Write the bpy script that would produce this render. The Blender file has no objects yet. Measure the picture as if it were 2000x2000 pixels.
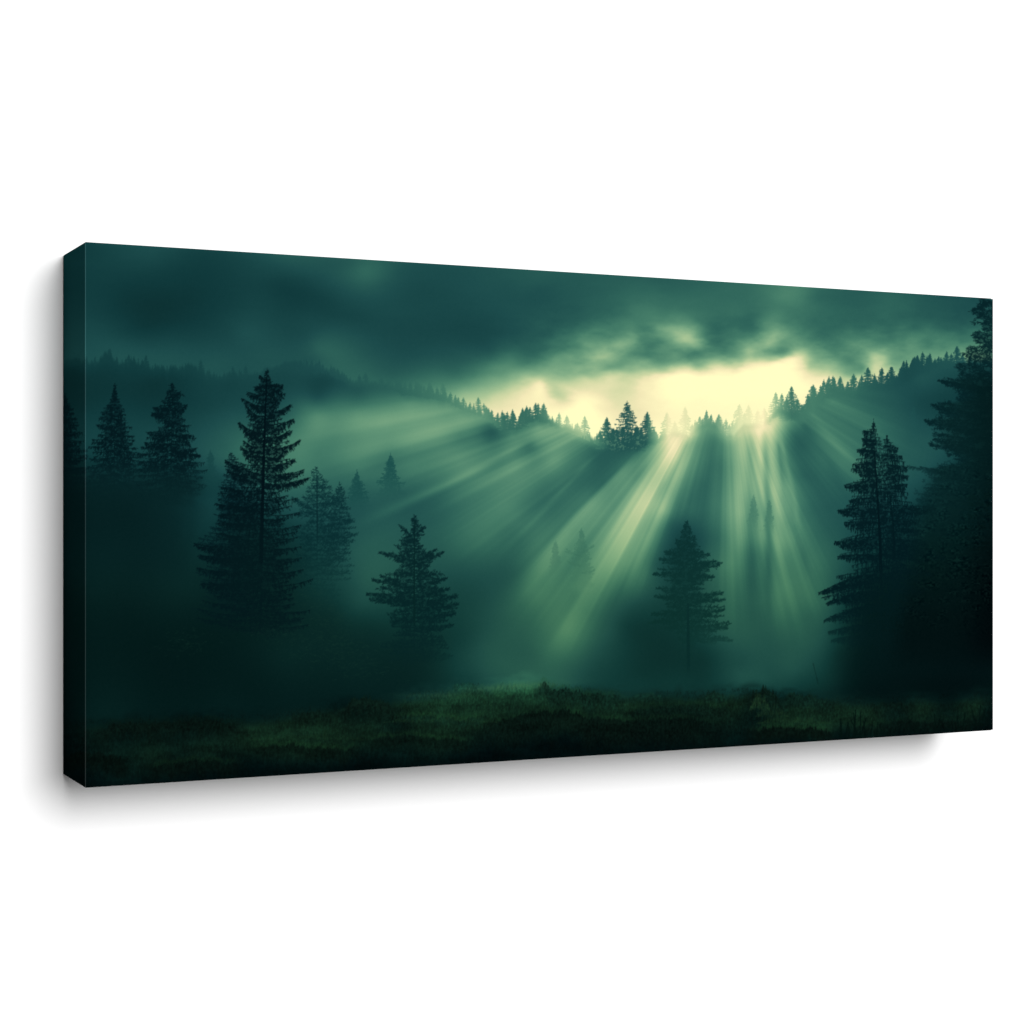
import bpy, math
import numpy as np

scene = bpy.context.scene
COL = scene.collection

# ---------------------------------------------------------------- camera
# canvas: x 0..W along the wall, y 0 (front) .. D (wall side), z 0..H
W, H, D = 1.25869, 0.6, 0.11524
CAM = (-0.44465, -2.0368, 0.30285)
YAW = 0.441868
FPX = 3610.7                                   # focal length in artboard units (2000 = sensor width)
cam_data = bpy.data.cameras.new('camera')
cam = bpy.data.objects.new('camera', cam_data); COL.objects.link(cam)
cam.location = CAM
cam.rotation_euler = (math.radians(90), 0, -YAW)
cam_data.sensor_width = 36; cam_data.lens = FPX / 2000 * 36
cam_data.shift_y = 0.0003
cam_data.clip_start = 0.05; cam_data.clip_end = 100
scene.camera = cam

# ---------------------------------------------------------------- light
world = bpy.data.worlds.new('World'); scene.world = world; world.use_nodes = True
bg = world.node_tree.nodes['Background']
bg.inputs[0].default_value = (1, 1, 1, 1); bg.inputs[1].default_value = 0.17

def softbox(name, loc, target, size, watts):
    l = bpy.data.lights.new(name, 'AREA'); l.shape = 'DISK'; l.size = size; l.energy = watts
    o = bpy.data.objects.new(name, l); COL.objects.link(o); o.location = loc
    d = np.array(target) - np.array(loc)
    import mathutils
    o.rotation_euler = mathutils.Vector(d).to_track_quat('-Z', 'Y').to_euler()
    return o
KD = 9.0
softbox('key_softbox', (0.6 + KD * 0.125, -KD, 0.3 + KD * 0.30), (0.6, 0, 0.3), 6.6, 1335)

vs = scene.view_settings
vs.view_transform = 'Standard'; vs.look = 'None'; vs.exposure = 0; vs.gamma = 1; vs.use_curve_mapping = False

# ---------------------------------------------------------------- helpers
def grid_mesh(name, P, quad_flip=False, colour=None):
    """P: (ny, nx, 3) points -> quad sheet, with a float colour per vertex"""
    ny, nx, _ = P.shape
    me = bpy.data.meshes.new(name)
    me.vertices.add(nx * ny); me.vertices.foreach_set('co', P.reshape(-1).astype(np.float32))
    i = np.arange(nx * ny).reshape(ny, nx)
    q = np.stack([i[:-1, :-1], i[:-1, 1:], i[1:, 1:], i[1:, :-1]], -1).reshape(-1, 4)
    if quad_flip: q = q[:, ::-1]
    n = len(q)
    me.loops.add(n * 4); me.loops.foreach_set('vertex_index', q.reshape(-1).astype(np.int32))
    me.polygons.add(n); me.polygons.foreach_set('loop_start', np.arange(0, n * 4, 4, dtype=np.int32))
    me.update(calc_edges=True)
    if colour is not None:
        a = me.color_attributes.new('ink', 'FLOAT_COLOR', 'POINT')
        rgba = np.ones((nx * ny, 4), np.float32); rgba[:, :3] = colour.reshape(-1, 3)
        a.data.foreach_set('color', rgba.reshape(-1))
    me.validate()
    return me

def box_mesh(name, lo, hi, bevel=0.0):
    import bmesh
    bm = bmesh.new(); bmesh.ops.create_cube(bm, size=1)
    for v in bm.verts:
        for k in range(3): v.co[k] = (lo[k] + hi[k]) / 2 + v.co[k] * (hi[k] - lo[k])
    if bevel: bmesh.ops.bevel(bm, geom=bm.edges[:], offset=bevel, segments=2, affect='EDGES')
    me = bpy.data.meshes.new(name); bm.to_mesh(me); bm.free(); return me

def obj(name, me, mat, parent=None):
    o = bpy.data.objects.new(name, me); COL.objects.link(o)
    if mat: me.materials.append(mat)
    if parent: o.parent = parent
    return o

def material(name):
    m = bpy.data.materials.new(name); m.use_nodes = True
    b = m.node_tree.nodes['Principled BSDF']; b.inputs['Specular IOR Level'].default_value = 0
    b.inputs['Roughness'].default_value = 1
    return m, m.node_tree, b

# matt white painted wall
m_wall, nt, b = material('white_paint'); n = nt.nodes; l = nt.links
tc = n.new('ShaderNodeTexCoord'); no = n.new('ShaderNodeTexNoise'); no.inputs['Scale'].default_value = 180
mx = n.new('ShaderNodeMix'); mx.data_type = 'RGBA'
mx.inputs[6].default_value = (.85, .85, .85, 1); mx.inputs[7].default_value = (.862, .862, .862, 1)
bu = n.new('ShaderNodeBump'); bu.inputs['Strength'].default_value = .03; bu.inputs['Distance'].default_value = .001
l.new(tc.outputs['Object'], no.inputs['Vector']); l.new(no.outputs['Fac'], mx.inputs[0]); l.new(mx.outputs[2], b.inputs['Base Color'])
l.new(no.outputs['Fac'], bu.inputs['Height']); l.new(bu.outputs['Normal'], b.inputs['Normal'])

# ink on cotton: pigment from the drawn picture, relief from the weave
m_ink, nt, b = material('printed_canvas'); n = nt.nodes; l = nt.links
at = n.new('ShaderNodeAttribute'); at.attribute_name = 'ink'
tc = n.new('ShaderNodeTexCoord')
wv = []
for ax in ('X', 'Z'):
    w = n.new('ShaderNodeTexWave'); w.wave_type = 'BANDS'; w.bands_direction = ax; w.inputs['Scale'].default_value = 260
    w.inputs['Distortion'].default_value = 1.2; l.new(tc.outputs['Object'], w.inputs['Vector']); wv.append(w)
ad = n.new('ShaderNodeMath'); ad.operation = 'MULTIPLY'; l.new(wv[0].outputs['Fac'], ad.inputs[0]); l.new(wv[1].outputs['Fac'], ad.inputs[1])
bu = n.new('ShaderNodeBump'); bu.inputs['Strength'].default_value = .05; bu.inputs['Distance'].default_value = .0003
l.new(ad.outputs[0], bu.inputs['Height']); l.new(bu.outputs['Normal'], b.inputs['Normal']); l.new(at.outputs['Color'], b.inputs['Base Color'])

# raw pine of the stretcher bars
m_pine, nt, b = material('pine'); n = nt.nodes; l = nt.links
tc = n.new('ShaderNodeTexCoord'); no = n.new('ShaderNodeTexNoise'); no.inputs['Scale'].default_value = 30; no.inputs['Distortion'].default_value = 2
cr = n.new('ShaderNodeValToRGB'); cr.color_ramp.elements[0].color = (.42, .27, .14, 1); cr.color_ramp.elements[1].color = (.62, .45, .27, 1)
l.new(tc.outputs['Object'], no.inputs['Vector']); l.new(no.outputs['Fac'], cr.inputs[0]); l.new(cr.outputs[0], b.inputs['Base Color'])

# ---------------------------------------------------------------- wall
wall = obj('wall', box_mesh('wall', (-7, D + .003, -4), (8, D + .12, 5)), m_wall)
wall['kind'] = 'structure'; wall['label'] = 'plain matt white wall behind the canvas print'; wall['category'] = 'wall'

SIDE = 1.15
# ---------------------------------------------------------------- artwork
# The printed picture is drawn in artboard units: x 120..1944, y 466..1546
# (the left 42 units are the wrapped edge, the rest the front face).
import numpy as np
AX, AY, AW, AH = 120, 466, 1826, 1082
rng = np.random.default_rng(11)

def tps(pts, lam=0.5, step=4, asp=1.0):
    """smooth thin plate field through (x, y, value) points"""
    P = np.array(pts, float); n = len(P)
    s = 100.0
    X = P[:, :2] / s * [1, asp]
    def U(r2): return 0.5 * r2 * np.log(r2 + 1e-9)
    d2 = ((X[:, None] - X[None]) ** 2).sum(-1)
    K = U(d2) + lam * 0.02 * np.eye(n)
    Q = np.hstack([np.ones((n, 1)), X])
    A = np.zeros((n + 3, n + 3)); A[:n, :n] = K; A[:n, n:] = Q; A[n:, :n] = Q.T
    b = np.zeros(n + 3); b[:n] = P[:, 2]
    w = np.linalg.solve(A, b)
    gx = np.arange(0, AW + step, step) + AX; gy = np.arange(0, AH + step, step) + AY
    out = np.zeros((len(gy), len(gx)))
    for j, y in enumerate(gy):
        r2 = ((gx[:, None] / s - X[None, :, 0]) ** 2 + (y * asp / s - X[None, :, 1]) ** 2)
        out[j] = U(r2) @ w[:n] + w[n] + w[n + 1] * gx / s + w[n + 2] * y * asp / s
    return resize(out, step)

def resize(g, step):
    yy = np.arange(AH) / step; xx = np.arange(AW) / step
    y0 = np.minimum(yy.astype(int), g.shape[0] - 2); x0 = np.minimum(xx.astype(int), g.shape[1] - 2)
    fy = (yy - y0)[:, None]; fx = (xx - x0)[None]
    a = g[y0][:, x0]; b = g[y0][:, x0 + 1]; c = g[y0 + 1][:, x0]; d = g[y0 + 1][:, x0 + 1]
    return (a * (1 - fx) + b * fx) * (1 - fy) + (c * (1 - fx) + d * fx) * fy

def bil(g, x, y):
    ix = x.astype(int); iy = y.astype(int); fx = x - ix; fy = y - iy
    if g.ndim == 3: fx = fx[..., None]; fy = fy[..., None]
    return (g[iy, ix] * (1 - fx) + g[iy, ix + 1] * fx) * (1 - fy) + (g[iy + 1, ix] * (1 - fx) + g[iy + 1, ix + 1] * fx) * fy

YY, XX = np.mgrid[0:AH, 0:AW].astype(float)
XX += AX; YY += AY

def vnoise(sx, sy, seed, X=None, Y=None):
    """value noise with cell sizes sx, sy (smooth interpolation)"""
    X = XX if X is None else X; Y = YY if Y is None else Y
    r = np.random.default_rng(seed).random((512, 512)) * 2 - 1
    u = X / sx + 37.3; v = Y / sy + 91.7
    iu = np.floor(u).astype(int); iv = np.floor(v).astype(int)
    fu = u - iu; fv = v - iv
    fu = fu * fu * (3 - 2 * fu); fv = fv * fv * (3 - 2 * fv)
    iu &= 511; iv &= 511; iu1 = (iu + 1) & 511; iv1 = (iv + 1) & 511
    return (r[iv, iu] * (1 - fu) + r[iv, iu1] * fu) * (1 - fv) + (r[iv1, iu] * (1 - fu) + r[iv1, iu1] * fu) * fv

def fbm(sx, sy, seed, octv=4, X=None, Y=None):
    t = 0; a = 1.0; n = 0
    for k in range(octv):
        t = t + a * vnoise(sx / 2 ** k, sy / 2 ** k, seed + k, X, Y); n += a; a *= 0.55
    return t / n

def sm(a, b, x):
    t = np.clip((x - a) / (b - a), 0, 1); return t * t * (3 - 2 * t)

RG = np.array([0, 12, 26, 40, 56, 74, 98, 122, 148, 170, 192, 212, 228, 243, 253], float)
RR = np.array([0, 2, 4, 10, 16, 28, 46, 68, 98, 128, 164, 204, 238, 252, 255], float)
RB = np.array([3, 13, 26, 41, 58, 74, 88, 102, 118, 132, 146, 162, 180, 190, 194], float)
def ramp(g):
    g = np.clip(g, 0, 253)
    return np.stack([np.interp(g, RG, RR), g, np.interp(g, RG, RB)], -1)

SKY = [(124,480,56),(180,480,62),(288,494,72),(400,490,62),(250,560,54),(330,590,50),(200,560,58),(280,640,54),(380,620,54),(450,600,60),(520,580,62),
(550,560,58),(620,520,80),(600,505,84),(180,650,70),(180,680,74),(250,685,76),(330,685,74),(400,695,74),(450,660,68),(480,650,74),(420,700,76),(560,640,66),
(600,660,72),(610,700,80),(540,690,76),(480,705,74),(124,640,66),(124,690,72),(570,498,86),(640,510,82),(710,531,100),(680,512,86),(780,530,78),(750,570,78),(850,525,74),
(950,535,78),(1050,545,84),(600,560,62),(640,600,62),(700,620,66),(600,620,66),(760,620,68),(850,600,68),(950,600,72),(1000,650,77),(1050,640,84),
(620,680,90),(650,700,92),(700,690,84),(740,700,80),(800,700,76),(850,700,80),(900,690,80),(950,690,84),(720,730,92),(770,735,88),(820,740,104),
(860,740,112),(900,733,105),(950,715,120),(1000,700,118),(1040,703,112),(870,762,140),(950,742,152),(974,728,146),(1000,740,176),(1039,765,236),
(960,795,222),(900,772,178),(1000,770,215),(1010,790,230),(948,765,180),(1030,728,160),(1050,560,77),(1150,565,86),(1050,600,78),(1120,620,87),(1060,655,84),
(1200,570,92),(1300,570,92),(1400,570,98),(1480,575,106),(1200,605,98),(1270,608,116),(1300,622,128),(1230,640,128),(1250,655,118),(1274,680,112),
(1340,692,112),(1331,660,182),(1346,673,192),(1312,650,170),(1290,645,150),(1385,640,110),(1385,662,122),(1360,703,130),(1420,690,128),(1440,620,105),(1480,612,106),
(1168,690,168),(1190,696,184),(1145,685,150),(1100,690,134),(1060,706,128),(1083,702,150),(1130,668,118),(1200,662,140),(1233,668,160),(1230,700,146),(1200,720,150),
(1150,720,158),(1280,712,165),(1330,718,205),(1380,716,200),(1430,706,176),(1100,730,166),(1150,737,194),(1200,737,208),(1280,730,222),(1320,730,246),
(1400,735,252),(1450,730,252),(1480,725,252),(1060,755,238),(1096,769,200),(1080,745,200),(1110,752,208),(1150,755,214),(1130,780,247),(1150,800,252),(1250,760,219),
(1200,770,217),(1250,800,228),(1300,800,243),(1380,780,253),(1450,780,253),(1500,740,253),(1050,800,242),(1100,815,252),(1200,830,236),(1280,850,252),
(1470,700,168),(1487,664,178),(1460,688,178),(1450,560,100),(1470,592,104),(1500,565,112),(1546,574,126),(1600,570,100),(1650,580,90),(1700,590,88),
(1750,592,95),(1800,600,84),(1850,600,80),(1930,600,78),(1880,640,92),(1700,620,92),(1750,640,100),(1600,620,102),(1650,650,108),(1550,620,112),
(1530,600,116),(1470,632,100),(1500,655,172),(1515,640,148),(1492,687,142),(1470,655,140),(1525,685,132),(1549,688,190),(1540,702,222),(1510,715,238),(1485,704,190),
(1450,705,190),(1580,670,132),(1600,690,142),(1640,700,132),(1600,714,175),(1580,727,222),(1650,715,146),(1680,718,145),(1560,740,251),(1620,735,224),
(1680,737,206),(1701,696,192),(1688,676,150),(1715,715,212),(1730,725,210),(1740,700,148),(1780,697,148),(1770,680,130),(1800,676,125),(1850,680,135),
(1850,660,118),(1700,655,118),(1750,668,120),(1920,690,150),(1880,700,155),(1800,656,114),(1500,790,253),(1480,830,252),(1560,780,248),(1600,770,236),
(1650,755,222),(1400,840,253),(1350,850,253),(900,900,200),(1150,870,250),(1700,780,220),(1900,740,160),(300,760,76),(600,760,90)]

RIDGE = [(124,64),(166,60),(300,58),(400,64),(500,68),(600,72),(700,84),(780,96),(860,118),(910,138),(950,140),(985,108),(1045,106),(1070,128),(1100,172),(1140,186),
(1170,120),(1190,88),(1224,80),(1262,86),(1285,170),(1305,222),(1338,216),(1355,200),(1372,150),(1395,140),(1420,168),(1443,205),(1465,212),(1490,232),(1512,180),
(1528,138),(1546,110),(1588,122),(1625,110),(1667,104),(1700,88),(1770,70),(1850,78),(1944,66)]
rx = np.array([p[0] for p in RIDGE], float); rv = np.array([p[1] for p in RIDGE], float)

LAND = [(1100,1322,84),(1250,1322,50),(1450,1322,76),(1560,1322,64),(140,720,52),(180,715,56),(300,730,52),(250,760,52),(350,740,54),(400,745,60),(450,745,62),(520,745,66),(560,745,68),(600,745,68),(230,800,56),(200,830,60),
(330,820,60),(400,800,64),(450,820,78),(480,860,98),(440,870,88),(300,860,68),(140,860,56),(180,860,62),(350,880,66),(400,900,76),(450,900,92),(500,840,90),
(520,800,76),(560,800,84),(600,792,100),(580,830,112),(615,840,134),(590,870,126),(560,900,120),(600,920,114),(430,940,62),(380,945,48),(650,752,70),
(700,752,76),(620,778,76),(560,775,74),(700,780,96),(760,765,96),(800,768,106),(660,790,108),(850,780,124),(900,795,136),(800,792,138),(620,812,132),
(700,812,142),(750,822,150),(850,812,148),(900,815,146),(940,810,142),(700,840,142),(650,850,128),(620,885,116),(700,870,128),
(760,872,118),(830,885,122),(900,852,118),(950,835,98),(962,848,84),(985,825,100),(940,862,106),(1000,845,124),(1050,833,150),(1050,852,150),(880,880,126),
(900,900,132),(1000,885,138),(1040,872,122),(1000,925,142),(850,920,116),(800,920,112),(700,912,116),(660,900,114),(600,945,100),(700,955,90),(800,965,88),
(860,965,98),(950,945,130),(1000,965,122),(950,985,116),(1080,842,160),(1130,848,160),(1100,872,146),(1150,872,112),(1165,885,90),(1200,885,86),(1240,882,96),
(1180,912,90),(1140,905,104),(1120,930,100),(1080,900,142),(1060,945,110),(1010,905,144),(1180,950,104),(1150,980,122),(1070,985,98),(1262,885,130),
(1290,858,190),(1308,862,225),(1318,895,200),(1352,862,168),(1375,852,140),(1400,862,118),(1380,900,112),(1400,905,104),(1375,945,98),(1345,960,112),
(1350,1000,98),(1422,890,140),(1432,852,178),(1412,842,160),(1460,855,196),(1490,850,210),(1450,900,172),(1480,900,186),(1450,950,170),(1412,960,124),
(1280,940,176),(1262,980,184),(1228,950,152),(1195,980,140),(1250,922,142),(1480,832,236),(1500,822,228),(1512,850,190),(1522,805,190),
(1545,850,108),(1555,872,92),(1570,880,92),(1540,900,116),(1600,860,112),(1600,900,104),(1565,930,94),(1600,950,90),(1620,800,116),(1650,800,108),(1700,790,94),
(1750,762,78),(1800,742,78),(1850,730,72),(1800,780,66),(1840,790,60),(1870,800,58),(1780,800,72),(1700,830,100),(1650,850,112),(1700,880,98),(1750,850,90),
(1790,850,80),(1850,860,76),(1655,900,112),(1690,925,98),(1620,920,102),(1580,1000,100),(1620,1000,84),(1640,1030,80),(1600,1040,94),(1750,900,88),
(1800,900,80),(1850,900,66),(1800,950,68),(1450,1000,164),(1500,1000,150),(1530,950,158),(1562,980,118),(1500,950,168),(1542,1020,134),(1582,1045,108),
(140,970,28),(180,970,34),(250,1000,32),(330,980,46),(400,980,60),(420,1000,62),(380,1060,50),(300,1050,38),(200,1080,36),(250,1120,34),(400,1100,46),(350,1150,38),
(180,1150,32),(250,1200,28),(400,1200,30),(550,1200,34),(600,1155,48),(600,1100,52),(612,1130,56),(200,1300,27),(300,1300,25),(400,1280,26),(500,1250,31),
(600,1230,38),(560,1280,36),(500,1350,27),(600,1350,30),(400,1350,26),(250,1370,29),(180,1400,30),(300,1390,27),(450,1390,29),(600,1390,28),(450,1000,52),(500,1100,40),
(140,1150,27),(140,1300,24),(140,1400,22),
(700,1000,78),(760,1000,84),(750,1030,84),(850,1020,88),(900,1010,104),(950,1000,116),(1000,1005,116),(1040,995,102),(900,1060,100),(860,1100,80),(950,1060,104),
(1000,1065,96),(700,1080,84),(740,1100,88),(720,1130,84),(680,1150,66),(650,1100,64),(700,1180,66),(650,1200,44),(720,1220,48),(750,1250,42),(830,1280,40),
(850,1330,42),(700,1300,36),(640,1350,30),(900,1110,78),(950,1135,74),(925,1180,66),(895,1200,60),(910,1250,60),(950,1260,76),(1000,1200,88),(1042,1155,112),
(1050,1100,118),(1000,1120,84),(1050,1062,118),(1040,1200,98),(1000,1260,82),(1040,1280,84),(900,1310,60),(950,1310,76),(1000,1310,84),(1040,1320,88),
(860,1340,44),(920,1340,54),(1010,1050,98),(1060,1020,110),(1100,1050,124),(1150,1030,138),(1100,1100,122),(1180,1105,132),(1205,1065,158),(1150,1150,116),
(1100,1200,118),(1060,1150,114),(1060,1250,98),(1110,1230,120),(1090,1262,108),(1150,1200,100),(1200,1150,106),(1222,1100,142),(1250,1085,134),(1265,1130,96),
(1240,1180,72),(1200,1230,70),(1160,1280,74),(1220,1222,58),(1250,1250,50),(1300,1250,48),(1100,1300,88),(1200,1300,58),(1150,1330,64),(1250,1330,52),
(1320,1330,52),(1400,1330,56),(1300,1290,46),(1380,1290,50),(1420,1260,74),(1420,1200,92),(1450,1250,82),(1500,1250,80),(1450,1300,70),(1490,1330,72),
(1440,1150,102),(1480,1150,96),(1422,1100,118),(1450,1050,140),(1480,1080,112),(1400,1050,95),(1380,1000,96),(1335,1000,98),(1312,1020,92),(1295,1060,86),
(1280,1100,82),(1262,1050,148),(1295,995,166),(1322,985,118),(1400,1350,52),(1440,1350,60),(1480,1000,140),(1530,1000,152),(1530,1060,142),(1550,1080,124),
(1562,1030,124),(1600,1100,104),(1580,1135,108),(1530,1150,118),(1500,1150,104),(1470,1130,98),(1530,1200,104),(1480,1200,86),(1580,1200,92),(1600,1180,96),
(1600,1250,78),(1540,1250,84),(1480,1262,80),(1600,1300,62),(1550,1310,74),(1500,1310,72),(1480,1345,58),(1550,1345,54),(1620,1330,46),(1640,1280,42),(1700,1250,25),
(1700,1200,27),(1650,1200,52),(1640,1150,70),(1700,1100,50),(1700,1000,70),(1750,1150,28),(1800,1100,32),(1800,1040,44),(1850,1000,38),(1900,1000,24),(1920,1100,16),(1800,1200,20),(1900,1200,13),
(1850,1250,10),(1850,1300,8),(1920,1300,8),(1750,1300,14),(1700,1320,20),(1650,1350,28),(1750,1350,19),(1850,1350,16),(1930,1340,16),(1930,900,40),(1930,800,40)]

GROUND = [(140,1440,20),(140,1500,14),(180,1440,27),(250,1425,22),(330,1420,22),(400,1430,26),(230,1470,28),(300,1478,34),(400,1468,34),(200,1500,24),(400,1500,18),(300,1520,20),(500,1440,44),(560,1430,42),
(500,1485,22),(600,1450,46),(650,1432,46),(620,1475,32),(600,1505,16),(700,1400,28),(650,1372,24),(720,1430,38),(700,1475,22),(760,1488,19),(800,1372,50),(840,1387,52),
(900,1392,50),(790,1402,30),(830,1420,44),(870,1424,42),(880,1455,32),(850,1358,54),(900,1348,64),(930,1342,66),(960,1345,80),(1020,1345,98),(1045,1336,102),
(940,1368,56),(1000,1378,44),(1050,1382,36),(1000,1410,32),(950,1412,42),(960,1440,22),(1000,1462,19),(900,1475,18),(1062,1372,48),(1085,1352,56),(1100,1382,32),
(1150,1360,46),(1150,1392,34),(1200,1395,46),(1250,1388,34),(1120,1402,46),(1080,1410,38),(1100,1435,18),(1170,1432,20),(1250,1422,20),(1300,1400,24),(1350,1382,32),
(1350,1422,20),(1200,1462,18),(1300,1462,16),(1400,1400,34),(1400,1372,44),(1440,1372,42),(1420,1442,22),(1500,1382,28),(1480,1402,24),(1540,1375,32),(1500,1420,38),
(1550,1412,46),(1600,1392,40),(1600,1412,46),(1650,1400,42),(1550,1442,18),(1500,1452,18),(1700,1390,42),(1700,1410,40),(1750,1382,26),(1800,1384,42),(1900,1376,42),
(1850,1400,26),(1930,1422,12),(1800,1422,20),(1935,1390,20),(1650,1432,22),(1750,1420,22),(300,1390,26),(500,1395,26),(180,1400,30),(1100,1335,84),(1200,1335,56),
(1300,1340,50),(1400,1345,50),(1600,1345,40),(1700,1350,22),(1850,1350,16)]
# height of the line where the mist meets the meadow
HZ = np.array([(120,1408),(180,1408),(250,1402),(400,1398),(520,1398),(620,1380),(700,1368),(780,1362),(860,1344),(940,1334),(1040,1328),(1100,1338),(1200,1352),(1350,1352),(1460,1346),(1600,1362),(1750,1362),(1944,1352)], float)

# ---- strokes -> soft coverage
class Ink:
    def __init__(s): s.seg = []
    def add(s, x0, y0, x1, y1, w=1.2, a=1.0):
        x0, y0, x1, y1 = [np.atleast_1d(np.asarray(v, float)) for v in (x0, y0, x1, y1)]
        n = max(len(x0), len(x1))
        s.seg.append(np.stack([np.broadcast_to(v, n) for v in (x0, y0, x1, y1, np.atleast_1d(w), np.atleast_1d(a))], 1))
    def cover(s, k=1.0):
        S = np.concatenate(s.seg); L = np.hypot(S[:, 2] - S[:, 0], S[:, 3] - S[:, 1])
        # samples proportional to the stroke's area
        per = np.maximum(1, np.ceil((L + .5) * (S[:, 4] * 1.6 + .6))).astype(int)
        idx = np.repeat(np.arange(len(S)), per)
        t = rng.random(len(idx)); T = S[idx]
        # taper: strokes thin towards their end
        wid = T[:, 4] * (1 - .55 * t)
        x = T[:, 0] + (T[:, 2] - T[:, 0]) * t + (rng.random(len(idx)) - .5) * wid
        y = T[:, 1] + (T[:, 3] - T[:, 1]) * t + (rng.random(len(idx)) - .5) * wid
        wt = T[:, 5] * ((L + .5) * S[:, 4] / per)[idx]
        x -= AX; y -= AY
        ok = (x > 0) & (x < AW - 2) & (y > 0) & (y < AH - 2); x = x[ok]; y = y[ok]; wt = wt[ok]
        ix = x.astype(int); iy = y.astype(int); fx = x - ix; fy = y - iy
        D = np.zeros(AW * AH)
        for dx, dy, w in ((0, 0, (1 - fx) * (1 - fy)), (1, 0, fx * (1 - fy)), (0, 1, (1 - fx) * fy), (1, 1, fx * fy)):
            D += np.bincount((iy + dy) * AW + ix + dx, wt * w, AW * AH)
        return 1 - np.exp(-k * 1.5 * D.reshape(AH, AW))

def branch(ink, x0, y0, x1, y1, bend, nl, style, dens=1.0, w=1.6, nw=1.1):
    """one bough from the trunk (x0, y0) to its tip (x1, y1), with needles"""
    L = np.hypot(x1 - x0, y1 - y0)
    if L < 1: return
    n = max(3, int(L / 3)); u = np.linspace(0, 1, n + 1)
    bx = x0 + (x1 - x0) * u; by = y0 + (y1 - y0) * u + bend * 4 * u * (1 - u) * L
    ink.add(bx[:-1], by[:-1], bx[1:], by[1:], w * (1 - .6 * u[:-1]), 1.0)
    m = max(3, int(L * .62 * dens)); t = rng.random(m) ** .85
    px = np.interp(t, u, bx); py = np.interp(t, u, by)
    sg = np.sign(x1 - x0) if x1 != x0 else 1
    env = nl * (.35 + .9 * np.sin(np.pi * np.clip(t * .85 + .1, 0, 1))) * rng.uniform(.5, 1.25, m)
    if style == 'hang':         # spruce fringe hanging down
        dx = sg * rng.normal(.25, .25, m) * env; dy = rng.uniform(.55, 1.1, m) * env
        up = rng.random(m) < .22; dy = np.where(up, -dy * .35, dy); dx = np.where(up, sg * abs(dx) + sg * env * .3, dx)
    elif style == 'tuft':       # pine tufts that point up and out
        dx = sg * rng.uniform(.1, .9, m) * env; dy = -rng.uniform(.25, 1.0, m) * env
        dn = rng.random(m) < .3; dy = np.where(dn, -dy * .7, dy)
    elif style == 'fringe':     # long curtains of twigs
        k = np.sort(rng.random(max(3, int(m * 1.0)))); px = np.interp(k, u, bx); py = np.interp(k, u, by); m = len(k)
        cl = .55 + .6 * np.abs(np.sin(px * .55 + y0)); env = nl * cl * (.25 + .9 * np.sin(np.pi * np.clip(k * .8 + .16, 0, 1)))
        dx = rng.normal(sg * .06, .07, m) * env; dy = rng.uniform(.5, 1.15, m) * env
        up = rng.random(m) < .12; dy = np.where(up, -dy * .25, dy)
    else:                       # plain
        dx = sg * rng.uniform(-.2, .9, m) * env; dy = rng.uniform(-.5, .9, m) * env
    ink.add(px, py, px + dx, py + dy, nw, 1.0)

def conifer(ink, top, base, prof, style='hang', gap=9, nl=7, lift=.12, drop=.25, fill=3, w=1.7, nw=1.1, trunk=3.0, dens=1.0, tip=.15, jag=.25):
    """prof: (y, left, right) half widths; gap: distance between whorls"""
    (xt, yt), (xb, yb) = top, base
    P = np.array(prof, float)
    n = 24; u = np.linspace(0, 1, n)
    ink.add((xt + (xb - xt) * u)[:-1], (yt + (yb - yt) * u)[:-1], (xt + (xb - xt) * u)[1:], (yt + (yb - yt) * u)[1:], .8 + trunk * u[:-1], 1.4)
    y = yt + 2; k = 0
    while y < yb - 2:
        f = (y - yt) / (yb - yt); tx = xt + (xb - xt) * f
        for s, col in ((-1, 1), (1, 2)):
            hw = np.interp(y, P[:, 0], P[:, col])
            L = hw * rng.uniform(1 - jag * 1.4, 1 + jag * .4)
            dy = L * (drop * f + rng.normal(0, .05)) - lift * L
            branch(ink, tx, y - L * .1, tx + s * L, y + dy, tip * .5, nl * (.4 + .6 * min(1, hw / 30)), style, dens, w, nw)
            for q in range(fill):
                c = rng.uniform(.15, .85)
                yy = y + rng.uniform(-.5, .5) * gap
                branch(ink, tx, yy, tx + s * L * c, yy + dy * c + (1 - c) * L * .14, tip * .4, nl * (.4 + .6 * min(1, hw / 30)), style, dens * .9, w * .8, nw)
        g = gap * (.55 + .6 * f) * rng.uniform(.75, 1.25)
        y += g; k += 1

def boughs(ink, tr, lst, nl=7, style='hang', dens=1.5, bend=.06, w=2.2, nw=1.2):
    """explicit boughs: (y at trunk, tip x, tip y)"""
    for y0, x1, y1 in lst:
        x0 = np.interp(y0, [tr[0][1], tr[1][1]], [tr[0][0], tr[1][0]])
        for q in range(2):
            j = rng.normal(0, 1.6, 2)
            branch(ink, x0, y0 + j[0], x1 + rng.uniform(-3, 3), y1 + j[1], bend + rng.normal(0, .02), nl, style, dens, w, nw)

def lay(img, cov, col, fade=None):
    a = cov if fade is None else cov * fade
    img += (np.asarray(col, float) - img) * a[..., None]

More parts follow.
